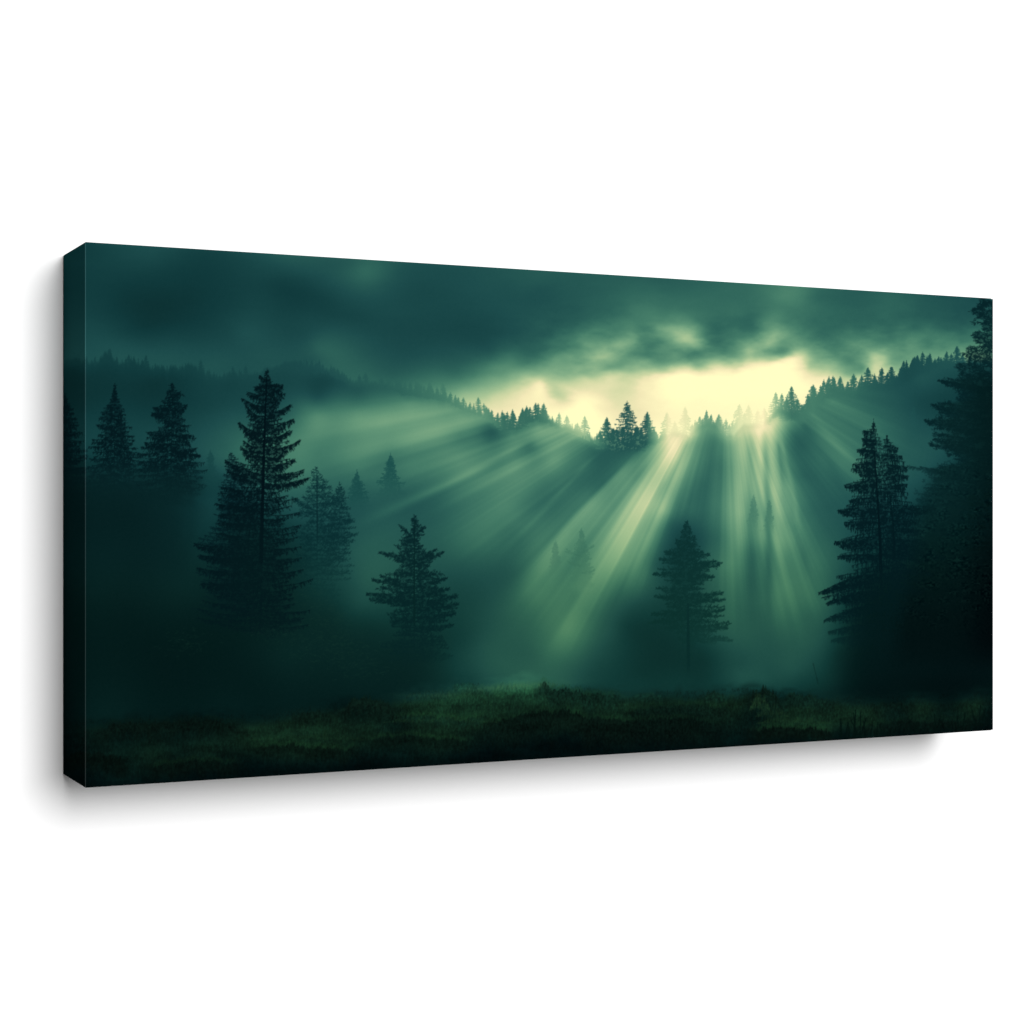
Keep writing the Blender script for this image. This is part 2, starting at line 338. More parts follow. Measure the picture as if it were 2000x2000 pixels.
def ray(F, pts, w0, w1, amp, soft=1.0):
    """soft straight shaft of printed light along pts"""
    P = np.array(pts, float)
    seg = P[1:] - P[:-1]; ln = np.hypot(*seg.T); tot = ln.sum(); acc = 0
    best = np.full(XX.shape, 1e9); tt = np.zeros(XX.shape)
    for i in range(len(seg)):
        t = ((XX - P[i, 0]) * seg[i, 0] + (YY - P[i, 1]) * seg[i, 1]) / ln[i] ** 2
        tc = np.clip(t, 0 if i else -9, 1 if i < len(seg) - 1 else 9)
        d = np.hypot(XX - P[i, 0] - tc * seg[i, 0], YY - P[i, 1] - tc * seg[i, 1])
        m = d < best; best = np.where(m, d, best); tt = np.where(m, (acc + tc * ln[i]) / tot, tt); acc += ln[i]
    w = w0 + (w1 - w0) * np.clip(tt, 0, 1)
    env = sm(-.06, .14, tt) * (1 - sm(.55, 1.12, tt))
    F += amp * env * np.exp(-(best / w) ** 2)

def paint():
    sky = tps(SKY, .5, asp=1.35)
    cl = fbm(170, 46, 5, 5); cl2 = fbm(64, 24, 15, 4)
    # drag the cloud edges into wisps
    wx = fbm(70, 34, 21, 4) * (8 + 14 * sm(850, 1050, XX)); wy = fbm(90, 50, 31, 4) * 15 * sm(850, 1050, XX)
    sx = np.clip(XX - AX + wx, 0, AW - 1.01); sy = np.clip(YY - AY + wy, 0, AH - 1.01)
    sky = bil(sky, sx, sy)
    edge = np.exp(-((YY - 680) / 60) ** 2) * sm(950, 1150, XX)
    sky = sky * (1 + .025 * cl) + edge * (cl2 * 14 + fbm(26, 13, 17, 4) * 11 * sm(250, 200, sky)) + cl * 1
    land = tps(LAND + [(x, float(np.interp(x, [120, 600, 860, 960, 1060, 1170, 1290, 1440, 1512, 1600, 1760, 1850, 1944], [712, 728, 772, 822, 812, 850, 850, 836, 800, 776, 726, 706, 700])), v) for x, v in RIDGE], .4)
    R = lambda *a, **k: ray(land, *a, **k)
    R([(960, 812), (800, 858), (620, 900)], 12, 20, 18)
    R([(930, 790), (700, 830), (640, 845)], 14, 20, 6)
    R([(1035, 862), (870, 946), (700, 1022)], 5, 12, 20)
    R([(1045, 868), (930, 920)], 9, 14, -16)
    R([(1010, 850), (860, 900), (700, 950)], 8, 16, 9)
    R([(1160, 892), (1040, 1020), (960, 1100)], 4, 7, 9)
    R([(1110, 880), (1000, 975), (880, 1060)], 16, 26, 10)
    R([(1245, 890), (1110, 1030), (1020, 1160)], 9, 20, 24)
    R([(1265, 905), (1160, 1040), (1080, 1150)], 6, 12, -16)
    R([(1225, 900), (1120, 1000), (1010, 1130)], 5, 9, -10)
    R([(1315, 858), (1222, 1040), (1120, 1230)], 20, 32, 15)
    R([(1282, 900), (1215, 1010), (1150, 1120)], 4, 8, 10)
    R([(1300, 935), (1236, 1062), (1190, 1150)], 5, 9, -14)
    R([(1335, 900), (1282, 1020), (1222, 1140)], 7, 14, 18)
    R([(1130, 1150), (1060, 1260)], 12, 16, -10)
    R([(1190, 1080), (1050, 1300)], 26, 40, 8)
    R([(1443, 840), (1442, 1000), (1438, 1180)], 10, 14, 12)
    R([(1464, 850), (1466, 1000), (1468, 1200)], 8, 12, -18)
    R([(1480, 822), (1490, 960), (1492, 1110)], 7, 9, 15)
    R([(1494, 850), (1500, 1000), (1503, 1220)], 6, 10, -20)
    R([(1504, 840), (1516, 985), (1530, 1190)], 9, 15, 18)
    R([(1519, 860), (1534, 985)], 3, 6, -12)
    R([(1524, 850), (1554, 985), (1566, 1090)], 4, 8, 14)
    R([(1552, 1020), (1580, 1130)], 7, 10, -12)
    R([(1605, 775), (1700, 830), (1760, 870)], 10, 18, 9)
    R([(1570, 790), (1672, 915), (1700, 950)], 8, 13, 10)
    R([(1560, 820), (1620, 900), (1660, 980)], 7, 14, -8)
    # very fine streaks fanning from the glow
    th = np.arctan2(XX - 1418, YY - 700); rr = np.hypot(XX - 1418, YY - 700)
    st = fbm(.035, 9e9, 71, 3, th, YY * 0) 
    st2 = fbm(.012, 9e9, 75, 2, th, YY * 0)
    land *= 1 + (st * .085 + st2 * .03) * sm(110, 230, rr) * (1 - .6 * sm(450, 800, rr)) * sm(66, 110, land) * (1 - sm(1180, 1330, YY))
    land += fbm(120, 60, 33, 3) * 2.2 * sm(20, 60, land)
    # the wrapped edge repeats the margin of the picture
    img = ramp(sky)
    # ridge silhouette
    ridgeline = np.array([(120,704),(166,700),(190,703),(205,694),(216,690),(226,698),(240,706),(262,702),(275,708),(300,714),(330,716),(365,713),(395,718),(402,730),(430,734),(460,728),(500,730),(530,718),(560,709),
      (580,708),(605,708),(640,720),(670,732),(690,744),(720,744),(760,746),(790,760),(820,764),(850,768),(880,776),(900,788),(925,796),(950,806),(970,822),(985,828),(1010,828),(1025,818),(1050,808),(1072,816),
      (1088,826),(1110,832),(1135,842),(1160,854),(1178,862),(1250,862),(1290,850),(1320,840),(1345,848),(1362,832),(1380,822),(1398,828),(1420,848),(1434,846),(1448,828),(1470,826),(1490,824),(1505,812),(1520,796),(1540,800),(1562,806),
      (1580,790),(1606,770),(1630,758),(1650,758),(1672,758),(1690,745),(1715,744),(1745,742),(1762,730),(1790,716),(1815,708),(1850,702),(1890,702),(1944,700)], float)
    rl = np.interp(XX[0], ridgeline[:, 0], ridgeline[:, 1])
    lf = 1 - sm(560, 760, XX[0])
    rl = rl + vnoise(7, 1e9, 3)[0] * 3 - lf * (np.abs(vnoise(19, 1e9, 4)[0]) * 12 + np.abs(vnoise(8, 1e9, 6)[0]) * 5 - 6)
    mask = sm(-3, 9, YY - rl[None])
    ridge = Ink()
    big = [(216,686,16,0),(285,694,22,0),(392,703,22,0),(455,716,16,0),(480,714,20,0),(578,704,28,0),(617,712,26,0),(588,704,20,0),(714,727,22,0),(745,735,16,0),(760,737,15,0),(775,740,18,0),
      (801,748,24,0),(815,744,26,0),(828,752,20,0),(843,754,22,0),(865,746,34,0),(880,766,20,0),(895,776,20,0),(905,776,20,0),(918,786,14,0),(934,776,26,0),(945,788,16,0),(972,806,24,0),(981,802,30,0),(991,804,28,0),
      (1001,799,32,0),(1017,806,20,0),(1026,800,22,0),(1035,795,28,0),(1046,787,30,0),(1051,788,26,0),(1062,787,36,0),(1092,806,28,0),(1107,811,26,0),(1142,812,36,0),(1128,826,20,0),(1172,840,22,0),
      (1185,815,60,1),(1225,783,92,1),(1264,804,62,1),(1205,838,34,1),(1244,838,34,1),(1282,846,20,0),(1303,805,40,0),(1318,822,28,0),(1338,794,52,0),(1352,828,24,0),(1372,818,20,0),(1384,816,18,0),(1408,826,18,0),(1418,818,30,0),
      (1444,789,46,0),(1462,790,44,0),(1454,806,28,0),(1480,800,34,0),(1493,796,34,0),(1515,766,50,0),(1527,768,42,0),(1536,778,40,0),(1546,755,66,1),(1566,790,40,0),(1558,778,44,0),(1588,751,66,1),(1578,772,44,0),(1598,768,40,0),
      (1609,741,38,0),(1619,735,36,0),(1627,734,36,0),(1641,735,44,1),(1667,730,46,1),(1656,745,26,0),(1683,732,36,0),(1695,718,50,1),(1708,730,34,0),(1722,718,40,1),(1733,728,26,0),(1741,716,42,1),
      (1765,705,40,0),(1778,712,26,0),(1786,697,40,0),(1792,698,30,0),(1802,687,42,0),(1815,693,36,0),(1833,696,26,0),(1826,700,20,0),(1849,686,34,0),(1838,698,16,0),(1869,676,36,1),(1858,690,28,0),(1880,690,30,0),(1895,694,24,0)]
    for x, y, h, det in big:
        wd = h * (.36 if det else .3) * rng.uniform(.9, 1.15)
        if det:
            conifer(ridge, (x, y), (x, y + h), [(y, 0, 0), (y + h * .12, wd * .22, wd * .22), (y + h * .5, wd * .75, wd * .75), (y + h, wd * 1.15, wd * 1.15)], 'hang' if h > 50 else 'plain', gap=max(3.6, h * .062), nl=4, lift=.12, drop=.34, fill=2, w=1.5, nw=.9, trunk=1.6, dens=1.0)
        else:
            conifer(ridge, (x, y), (x, y + h), [(y, 0, 0), (y + h * .5, wd * .8, wd * .8), (y + h, wd * 1.2, wd * 1.2)], 'plain', gap=3.4, nl=3.4, lift=.0, drop=.3, fill=1, w=1.5, nw=1.0, trunk=1.6, dens=1.2)
    for x in 125 + np.cumsum(rng.choice([2.5, 4, 6, 9], 340, p=[.3, .3, .25, .15])):      # the small crowns between
        x = x + rng.uniform(-3, 3); b = np.interp(x, ridgeline[:, 0], ridgeline[:, 1]); h = rng.uniform(4, 26) ** .96 * (1 + .35 * np.sin(x / 31.))
        if 1176 < x < 1280: h *= 1.3
        wv = rng.uniform(.16, .42)
        if x < 700: h *= .55
        conifer(ridge, (x, b + 5 - h), (x, b + 12), [(b + 5 - h, 0, 0), (b + 12 - h * .6, h * wv, h * wv), (b + 12, h * wv * 1.4 + 2, h * wv * 1.3 + 2)], 'plain', gap=3.2, nl=3, lift=0, drop=.2, fill=2, w=1.4, nw=1, trunk=1.4)
    rcov = ridge.cover(1.1)
    # crowns near the sun glow dissolve into it
    gl = 1 - .42 * np.exp(-((XX - 1325) / 38) ** 2) - .5 * np.exp(-((XX - 1462) / 48) ** 2) - .3 * np.exp(-((XX - 1110) / 34) ** 2)
    rcol = np.interp(XX[0], rx, rv)[None]
    lc = land + (rcol - land) * (1 - sm(0, 34, YY - rl[None] + 6))
    lcol = ramp(lc)
    soft_left = .8 + .2 * sm(420, 900, XX)
    m2 = np.clip(mask + 0, 0, 1)
    img = img + (lcol - img) * np.maximum(m2, 0)[..., None]
    tcol = ramp(np.broadcast_to(rcol, XX.shape))
    fade = (1 - sm(4, 34, YY - rl[None])) * gl * soft_left
    img = img + (tcol - img) * (rcov * fade)[..., None]
    # dark spruces behind the ridge glow keep their holes: light specks at their feet
    sp = sm(.2, .7, vnoise(3.1, 3.3, 55, XX + YY * .4, YY - XX * .3) + rng.normal(0, .15, XX.shape)) * sm(22, 6, abs(YY - rl[None] - 2)) * sm(1165, 1190, XX) * sm(1285, 1262, XX)
    img = img + (ramp(np.full_like(XX, 170.)) - img) * (.34 * sp)[..., None]

    pore = vnoise(2.7, 2.3, 64, XX + YY * .3, YY - XX * .2) * .6 + vnoise(6.1, 4.3, 65, XX - YY * .4, YY + XX * .3) * .5 + rng.normal(0, .12, XX.shape)
    def tree(fn, col, k=1.0, fade=None, holes=.42):
        ink = Ink(); fn(ink); c = ink.cover(k); c = c * (1 - holes * sm(.08, .5, pore))
        lay(img, c, col, fade)
    def stem(pts, w0, w1, col, fade=1.0):
        ink = Ink(); n = 40; p = np.array(pts, float); u = np.linspace(0, len(p) - 1, n)
        x = np.interp(u, range(len(p)), p[:, 0]); y = np.interp(u, range(len(p)), p[:, 1]); w = np.linspace(w0, w1, n)
        for q in range(3): ink.add(x[:-1], y[:-1], x[1:], y[1:], w[:-1], 1.2)
        lay(img, ink.cover(1.4), col, fade)
    F = lambda y0, y1: 1 - sm(y0, y1, YY)
    # ---- pale far trees
    tree(lambda i: conifer(i, (1784, 792), (1784, 900), [(792, 0, 0), (860, 20, 20), (900, 26, 26)], 'plain', gap=5, nl=6, fill=3), (30, 80, 78), .5, .35 * F(820, 890))
    for x, y, h, wd, c, a, f1 in ((1136,1030,135,25,(58,110,93),.62,1160),(1085,1055,80,14,(62,112,96),.55,1115),(1472,966,110,15,(64,116,98),.62,1030),(1502,976,110,14,(62,114,96),.6,1030),(1560,1040,60,10,(60,110,96),.2,1075),
                                (411,878,130,33,(22,66,66),.85,960),(697,917,130,34,(24,72,70),.9,985),(763,884,130,36,(26,76,73),.9,965)):
        tree(lambda i: conifer(i, (x, y), (x, y + h), [(y, 0, 0), (y + 8, 2, 2), (y + h * .35, wd * .62, wd * .62), (y + h * .65, wd * .95, wd * .95), (y + h, wd * 1.1, wd * 1.1)], 'plain' if x < 900 else 'tuft', gap=5, nl=7, lift=.08, drop=.25, fill=4, w=1.3, nw=1.2, trunk=1.5, jag=.35), c, 1.3, a * F(y + h * .3, f1 + 22), .25)
    tree(lambda i: boughs(i, ((1136, 1030), (1136, 1150)), [(1085, 1102, 1074), (1080, 1158, 1064), (1120, 1163, 1112), (1105, 1108, 1095)], 5, 'tuft', .9, .05, 1.2, .9), (58, 110, 93), 1.1, .6)
    # ---- left group
    def left_a(i):
        conifer(i, (224, 748), (223, 990), [(748, 0, 0), (760, 3, 3), (775, 8, 9), (800, 22, 20), (815, 30, 27), (835, 42, 38), (850, 38, 46), (870, 56, 66), (890, 58, 76), (930, 66, 84), (990, 80, 90)], 'hang', gap=8.5, nl=7, lift=.06, drop=.12, fill=3, trunk=3, tip=.1, jag=.3)
    def left_b(i):
        conifer(i, (337, 748), (333, 990), [(748, 0, 0), (756, 4, 4), (764, 14, 12), (770, 10, 24), (782, 22, 14), (790, 16, 26), (797, 40, 38), (803, 24, 24), (812, 42, 24), (826, 22, 34), (836, 28, 36), (843, 50, 30), (855, 44, 48), (870, 60, 40), (880, 62, 52), (890, 66, 62), (930, 66, 68), (990, 60, 60)], 'hang', gap=8.2, nl=8, lift=.02, drop=.06, fill=2, trunk=3.4, tip=.08, jag=.18)
        boughs(i, ((337, 748), (333, 990)), [(796, 298, 796), (797, 366, 797), (806, 296, 810), (842, 290, 842), (850, 378, 852), (882, 382, 878), (888, 389, 888), (868, 282, 868)], 8, 'hang', 1.3, .02, 2, 1.1)
    tree(left_a, (3, 23, 28), 1.45, .97 * F(880, 1000)); tree(left_b, (3, 23, 28), 1.45, .97 * F(890, 1005))
    def edge_tree(i):
        conifer(i, (126, 768), (124, 1000), [(768, 0, 0), (800, 12, 18), (830, 22, 28), (860, 30, 38), (880, 34, 50), (930, 40, 56), (1000, 50, 60)], 'hang', gap=8, nl=7, lift=.06, drop=.12, fill=3, trunk=3)
    tree(edge_tree, (4, 27, 32), 1.1, .96 * F(890, 1005))
    # dark woodland mass under them
    dm = sm(880, 985, YY + 16 * vnoise(26, 12, 8)) * (1 - sm(330, 430, XX + 10 * vnoise(14, 22, 9))) * (1 - sm(1080, 1180, YY))
    img += (np.array([6, 32, 34.]) - img) * (dm * .6)[..., None]
    # ---- the tall spruce
    tr = ((522, 720), (508, 1240))
    def tall(i):
        conifer(i, tr[0], tr[1], [(720, 0, 0), (728, 3, 3), (740, 8, 8), (750, 12, 16), (765, 20, 24), (780, 22, 28), (800, 22, 26), (830, 30, 34), (860, 36, 42), (890, 40, 50), (920, 56, 60), (960, 74, 64), (1000, 84, 64), (1060, 100, 70), (1110, 110, 84), (1180, 120, 100), (1240, 130, 120)], 'hang', gap=10, nl=8, lift=.24, drop=.12, fill=2, trunk=5, w=2.0, nw=1.15, tip=.14, jag=.3)
        boughs(i, tr, [(742, 509, 736), (750, 498, 757), (752, 551, 754), (764, 549, 762), (775, 486, 768), (790, 553, 768), (800, 473, 779), (812, 568, 791), (822, 482, 795), (838, 571, 820), (850, 467, 826), (866, 474, 840), (860, 566, 842),
                       (884, 585, 862), (880, 478, 862), (896, 470, 872), (900, 560, 876), (918, 575, 898), (930, 592, 920), (925, 440, 900), (940, 445, 916), (948, 600, 936), (955, 440, 950), (985, 422, 982), (1000, 432, 1004), (1020, 428, 1020), (1062, 384, 1064), (1080, 392, 1086), (1110, 386, 1108), (1130, 392, 1140)], 10, 'hang', 1.9, .07, 2.8, 1.4)
    def lobe(i):
        conifer(i, (452, 884), (446, 1230), [(884, 0, 0), (900, 12, 14), (925, 14, 30), (950, 24, 34), (985, 26, 40), (1020, 30, 44), (1062, 60, 50), (1110, 60, 60), (1230, 70, 70)], 'plain', gap=8, nl=8, lift=.18, drop=.1, fill=2, trunk=3, w=1.9)
    def pine_r(i):
        conifer(i, (618, 912), (620, 1200), [(912, 0, 0), (920, 8, 7), (935, 12, 12), (950, 14, 26), (962, 24, 34), (985, 34, 46), (1010, 44, 52), (1025, 40, 66), (1060, 50, 68), (1100, 50, 66), (1200, 60, 70)], 'tuft', gap=9.5, nl=7.5, lift=.18, drop=.12, fill=1, trunk=2.2, w=1.3, nw=1.5, tip=.06, jag=.35)
        conifer(i, (664, 945), (662, 1100), [(945, 0, 0), (960, 10, 10), (990, 20, 22), (1030, 26, 28), (1100, 30, 30)], 'tuft', gap=9, nl=6, lift=.16, drop=.12, fill=2, trunk=1.8, w=1.4, nw=1.2)
        boughs(i, ((618, 912), (620, 1100)), [(1035, 692, 1018), (1050, 697, 1042), (1000, 570, 975), (990, 668, 975)], 7, 'tuft', 1.3, .04, 1.8, 1.4)
    tree(pine_r, (8, 42, 46), .75, .9 * F(1050, 1220))
    tree(lobe, (4, 26, 32), .85, .95 * F(1110, 1260))
    tree(tall, (3, 21, 26), 1.25, .98 * F(1150, 1310), .45)
    stem([(521, 740), (516, 860), (513, 960), (510, 1100)], 1.5, 8.5, (2, 16, 22), F(1060, 1200) * .95)
    stem([(619, 930), (620, 1060)], 1, 3, (8, 38, 42), F(1020, 1080) * .8)
    dm = np.exp(-((XX - 492) / (62 + (YY - 1000) * .22).clip(40)) ** 2) * sm(960, 1060, YY) * (1 - sm(1130, 1240, YY))
    img += (np.array([6, 31, 32.]) - img) * (dm * .42)[..., None]
    # ---- pine left of the middle
    t5 = ((810, 1008), (809, 1300))
    def mid_l(i):
        conifer(i, t5[0], t5[1], [(1008, 0, 0), (1016, 7, 7), (1030, 8, 12), (1045, 10, 20), (1060, 34, 12), (1078, 36, 28), (1095, 40, 38), (1108, 32, 40), (1118, 42, 38), (1132, 60, 56), (1150, 62, 66), (1165, 86, 76), (1180, 70, 84), (1200, 52, 78), (1225, 52, 72), (1260, 60, 70), (1300, 60, 70)], 'tuft', gap=8.5, nl=7.5, lift=.14, drop=.1, fill=2, trunk=3, w=1.5, nw=1.65, tip=.02, jag=.25)
        boughs(i, t5, [(1052, 781, 1026), (1060, 790, 1036), (1045, 829, 1032), (1098, 741, 1080), (1100, 770, 1092), (1098, 868, 1078), (1100, 852, 1074), (1148, 728, 1132), (1150, 745, 1126), (1146, 872, 1130), (1172, 716, 1160), (1180, 722, 1172), (1176, 756, 1178), (1166, 880, 1150), (1180, 892, 1164), (1190, 894, 1182), (1206, 890, 1198), (1215, 760, 1214), (1232, 884, 1222)], 7.5, 'tuft', 1.6, .03, 1.9, 1.6)
    tree(mid_l, (6, 34, 38), 1.0, .93 * F(1210, 1345))
    stem([(810, 1016), (809, 1120), (809, 1220)], 1.5, 4.5, (7, 36, 38), F(1200, 1310) * .9)
    # ---- pine right of the middle
    t6 = ((1341, 1018), (1344, 1262))
    def mid_r(i):
        conifer(i, t6[0], t6[1], [(1018, 0, 0), (1026, 5, 5), (1042, 16, 16), (1058, 16, 24), (1068, 28, 26), (1078, 34, 30), (1090, 42, 38), (1106, 46, 46), (1120, 56, 50), (1140, 48, 46), (1165, 62, 62), (1185, 60, 64), (1200, 68, 66), (1222, 70, 72), (1240, 30, 64), (1262, 10, 50)], 'tuft', gap=9, nl=6, lift=.14, drop=.12, fill=4, trunk=4, w=1.7, nw=1.4, tip=.03, jag=.3, dens=1.3)
        boughs(i, t6, [(1066, 1318, 1056), (1092, 1300, 1080), (1090, 1388, 1084), (1100, 1290, 1090), (1110, 1410, 1100), (1112, 1398, 1096), (1124, 1278, 1122), (1130, 1394, 1130), (1168, 1276, 1166), (1170, 1412, 1160), (1172, 1414, 1172), (1198, 1270, 1200), (1196, 1416, 1192), (1210, 1276, 1210), (1228, 1426, 1218), (1226, 1420, 1228), (1240, 1432, 1250)], 7, 'tuft', 1.8, .03, 2, 1.6)
        i.add([1344], [1240], [1345], [1320], 7, 1.)
    tree(mid_r, (11, 47, 47), 1.05, .95 * F(1200, 1310))
    stem([(1344, 1180), (1344, 1240), (1345, 1316)], 4.5, 7, (9, 42, 44), .8 * F(1290, 1325))
    dm = np.exp(-((XX - 1340) / 56) ** 2 - ((YY - 1165) / 60) ** 2)
    img += (np.array([12, 48, 50.]) - img) * (dm * .35)[..., None]
    # ---- right spruce with two tops
    t7 = ((1706, 818), (1720, 1330)); t7b = ((1732, 850), (1748, 1200))
    def right(i):
        conifer(i, t7[0], t7[1], [(818, 0, 0), (828, 3, 3), (838, 8, 6), (850, 16, 12), (862, 24, 16), (880, 28, 20), (900, 34, 24), (912, 42, 20), (930, 30, 34), (948, 58, 20), (965, 34, 40), (998, 76, 40), (1010, 56, 50), (1060, 78, 50), (1088, 70, 60), (1100, 46, 60), (1158, 112, 60), (1180, 92, 60), (1212, 96, 60), (1235, 90, 60), (1260, 66, 60), (1330, 60, 60)], 'fringe', gap=12, nl=13, lift=.04, drop=.1, fill=1, trunk=5, w=1.7, nw=.95, tip=-.04, jag=.22)
        conifer(i, t7b[0], t7b[1], [(850, 0, 0), (860, 8, 8), (880, 12, 18), (905, 18, 32), (930, 24, 42), (950, 26, 38), (998, 30, 66), (1040, 30, 70), (1080, 30, 82), (1200, 40, 60)], 'fringe', gap=12, nl=13, lift=.05, drop=.1, fill=1, trunk=3, w=1.7, nw=.95, tip=-.04, jag=.25)
        boughs(i, t7, [(846, 1686, 842), (860, 1681, 858), (880, 1676, 878), (884, 1690, 886), (905, 1668, 908), (912, 1665, 915), (920, 1680, 926), (943, 1650, 948), (945, 1668, 950), (974, 1660, 978), (996, 1634, 996), (998, 1645, 1002), (1020, 1650, 1022), (1055, 1630, 1058), (1062, 1640, 1066), (1086, 1638, 1088)], 13, 'fringe', 2.0, -.02, 2.4, 1.15)
        boughs(i, t7, [(1118, 1598, 1158), (1122, 1612, 1154), (1128, 1630, 1152), (1160, 1612, 1178), (1164, 1628, 1176), (1180, 1608, 1212), (1184, 1622, 1208), (1216, 1617, 1234), (1240, 1626, 1250)], 13, 'fringe', 2.4, -.05, 3, 1.2)
        boughs(i, t7b, [(872, 1752, 872), (892, 1760, 890), (912, 1774, 915), (925, 1776, 930), (950, 1772, 946), (996, 1792, 994), (1020, 1796, 1018), (1070, 1812, 1078), (1085, 1800, 1086), (994, 1828, 996), (998, 1812, 1000), (1030, 1806, 1038), (1072, 1846, 1088), (1066, 1826, 1076), (1052, 1812, 1058), (1112, 1820, 1122), (1140, 1800, 1160)], 12, 'fringe', 1.8, -.03, 2.2, 1.1)
    tree(right, (3, 25, 30), 1.25, .95 * F(1160, 1330))
    stem([(1708, 880), (1713, 960), (1719, 1060), (1722, 1200)], 1, 8, (3, 22, 27), F(1080, 1180) * .95)
    stem([(1738, 960), (1744, 1020), (1748, 1100)], .6, 5, (3, 24, 29), F(1060, 1110) * .9)
    dm = sm(1640, 1720, XX + 8 * vnoise(18, 10, 22)) * sm(1090, 1190, YY) * (1 - sm(1300, 1360, YY))
    img += (np.array([4, 26, 27.]) - img) * (dm * .55)[..., None]
    # ---- leafy tree on the right margin
    LB = np.array([(584,1918),(600,1914),(606,1898),(618,1912),(632,1904),(645,1912),(655,1902),(668,1908),(678,1896),(690,1882),(696,1900),(704,1886),(716,1866),(728,1872),(738,1866),(744,1836),(756,1852),(770,1876),(782,1868),(790,1820),(802,1832),(814,1840),(821,1808),(834,1820),(846,1826),
       (858,1822),(868,1816),(880,1838),(895,1862),(905,1850),(916,1800),(935,1806),(960,1790),(1000,1772),(1060,1770),(1120,1760),(1200,1740),(1300,1730)], float)
    def leafy(i):
        n = 15000
        y = rng.uniform(584, 1240, n); lb = np.interp(y, LB[:, 0], LB[:, 1])
        x = lb + (1946 - lb) * rng.random(n) ** 1.0 + rng.normal(0, 2, n)
        keep = (vnoise(16, 8, 61, x, y) > -.25 + .3 * sm(30, 0, x - lb)) ; x = x[keep]; y = y[keep]; n = len(x)
        l = rng.uniform(3, 7.5, n); a = rng.normal(np.pi + .25, .55, n)
        i.add(x, y, x + np.cos(a) * l, y + np.sin(a) * l * .8, 1.6, .85)
        for y0 in np.arange(592, 1120, 9.):
            lb = np.interp(y0, LB[:, 0], LB[:, 1]); x0 = 1944
            branch(i, x0, y0 + rng.uniform(-6, 14), lb + rng.uniform(-2, 16), y0 + rng.uniform(-4, 4), .03, 7, 'plain', 1.5, 2, 1.7)
        for tx, ty in ((1898, 606), (1882, 692), (1833, 743), (1842, 748), (1817, 790), (1826, 795), (1806, 820), (1814, 826), (1814, 866), (1822, 858), (1798, 912), (1772, 910)):
            branch(i, 1925, ty + (1925 - tx) * .3, tx, ty, -.03, 8, 'plain', 2.0, 2.2, 1.9); branch(i, 1915, ty + (1925 - tx) * .2, tx + 4, ty + 3, -.02, 8, 'plain', 2.0, 2.2, 1.9)
    tree(leafy, (5, 32, 36), .8, .93 * (1 - sm(960, 1180, YY)) * (1 - .45 * sm(895, 925, YY) * (1 - sm(1780, 1900, XX))))
    dm = sm(-6, 46, XX - np.interp(YY[:, 0], LB[:, 0], LB[:, 1])[:, None]) * sm(700, 760, YY)
    dk = .62 * dm * (1 - sm(1240, 1330, YY))
    tgt = ramp(np.interp(YY, [700, 850, 1000, 1200], [34, 34, 32, 14]) - 12 * sm(1860, 1944, XX))
    img += (tgt - img) * dk[..., None]
    lt = vnoise(3.4, 2.6, 44) * vnoise(22, 16, 45)
    img += (dm * sm(880, 930, YY) * (1 - sm(1180, 1260, YY)) * 15 * lt)[..., None] * np.array([.5, 1, .8])
    # ---- faint twigs with pale tips in the lower left shrub
    def twigs(i):
        for cx, cy, sx, sy, n in ((640,1262,40,18,200),(360,1254,22,14,70),(540,1234,26,10,60),(700,1300,40,14,90),(600,1160,24,20,60),(640,1210,30,20,80)):
            x = rng.normal(cx, sx, n); y = rng.normal(cy, sy, n); a = rng.uniform(-.6, .5, n); l = rng.uniform(3, 9, n)
            i.add(x, y, x + np.cos(a) * l, y + np.sin(a) * l, .9, .8)
    tree(twigs, (30, 64, 56), .6, .42)
    img[..., 2] *= 1 - .10 * sm(960, 1230, YY) * sm(14, 50, img[..., 1]); img[..., 0] += 1.5 * sm(1000, 1230, YY) * sm(40, 80, img[..., 1])
    # ---- meadow
    gr = np.clip(tps(GROUND, .4) * .9, 12, 200)
    hz = np.interp(XX[0], HZ[:, 0], HZ[:, 1]) + vnoise(9, 1e9, 12)[0] * 2.2 + vnoise(40, 1e9, 13)[0] * 3
    d = YY - hz[None]
    fine = vnoise(2.6, 5.5, 81) * .6 + vnoise(1.8, 2.6, 82) * .6
    tuft = fbm(38, 13, 83, 3); mid = fbm(85, 17, 87, 4); grain = 1 + (.25 * fine + .22 * tuft + .22 * mid) * sm(0, 30, d)
    gg = np.clip(gr * grain, 3, 160)
    warm = sm(10, 38, gr) * (.35 + .65 * sm(0, 26, d))
    gc = ramp(gg); gc2 = np.stack([gg * .42, gg, gg * .64], -1)
    gc = gc + (gc2 - gc) * (warm * .85)[..., None]
    gm = sm(-20, 18, d + 7 * vnoise(14, 7, 14))
    img += (gc - img) * gm[..., None]
    # grass blades: light ones catch the glow, dark ones stand in the hollows
    def blades(n, y0, y1, lo, hi, ln):
        i = Ink(); x = rng.uniform(120, 1944, n); f = rng.random(n)
        h0 = np.interp(x, HZ[:, 0], HZ[:, 1]); y = h0 + y0 + (y1 - y0) * f
        g = vnoise(30, 12, 90, x, y); k = (g > lo) & (g < hi); x = x[k]; y = y[k]; f = f[k]
        l = ln * (.5 + 1.1 * f) * rng.uniform(.5, 1.3, len(x)); i.add(x, y, x + rng.normal(0, .22, len(x)) * l, y - l, 1.0, .8); return i.cover(.9)
    bl = blades(26000, 2, 175, -.05, 2, 6); c = np.clip(gr * 1.4 + 4, 0, 130)
    img += (np.stack([c * .5, c, c * .6], -1) - img) * (bl * .28 * sm(22, 50, gr) * gm)[..., None]
    bd = blades(30000, 0, 175, -2, .12, 8); c = gr * .42
    img += (np.stack([c * .4, c, c * .8], -1) - img) * (bd * .42)[..., None]
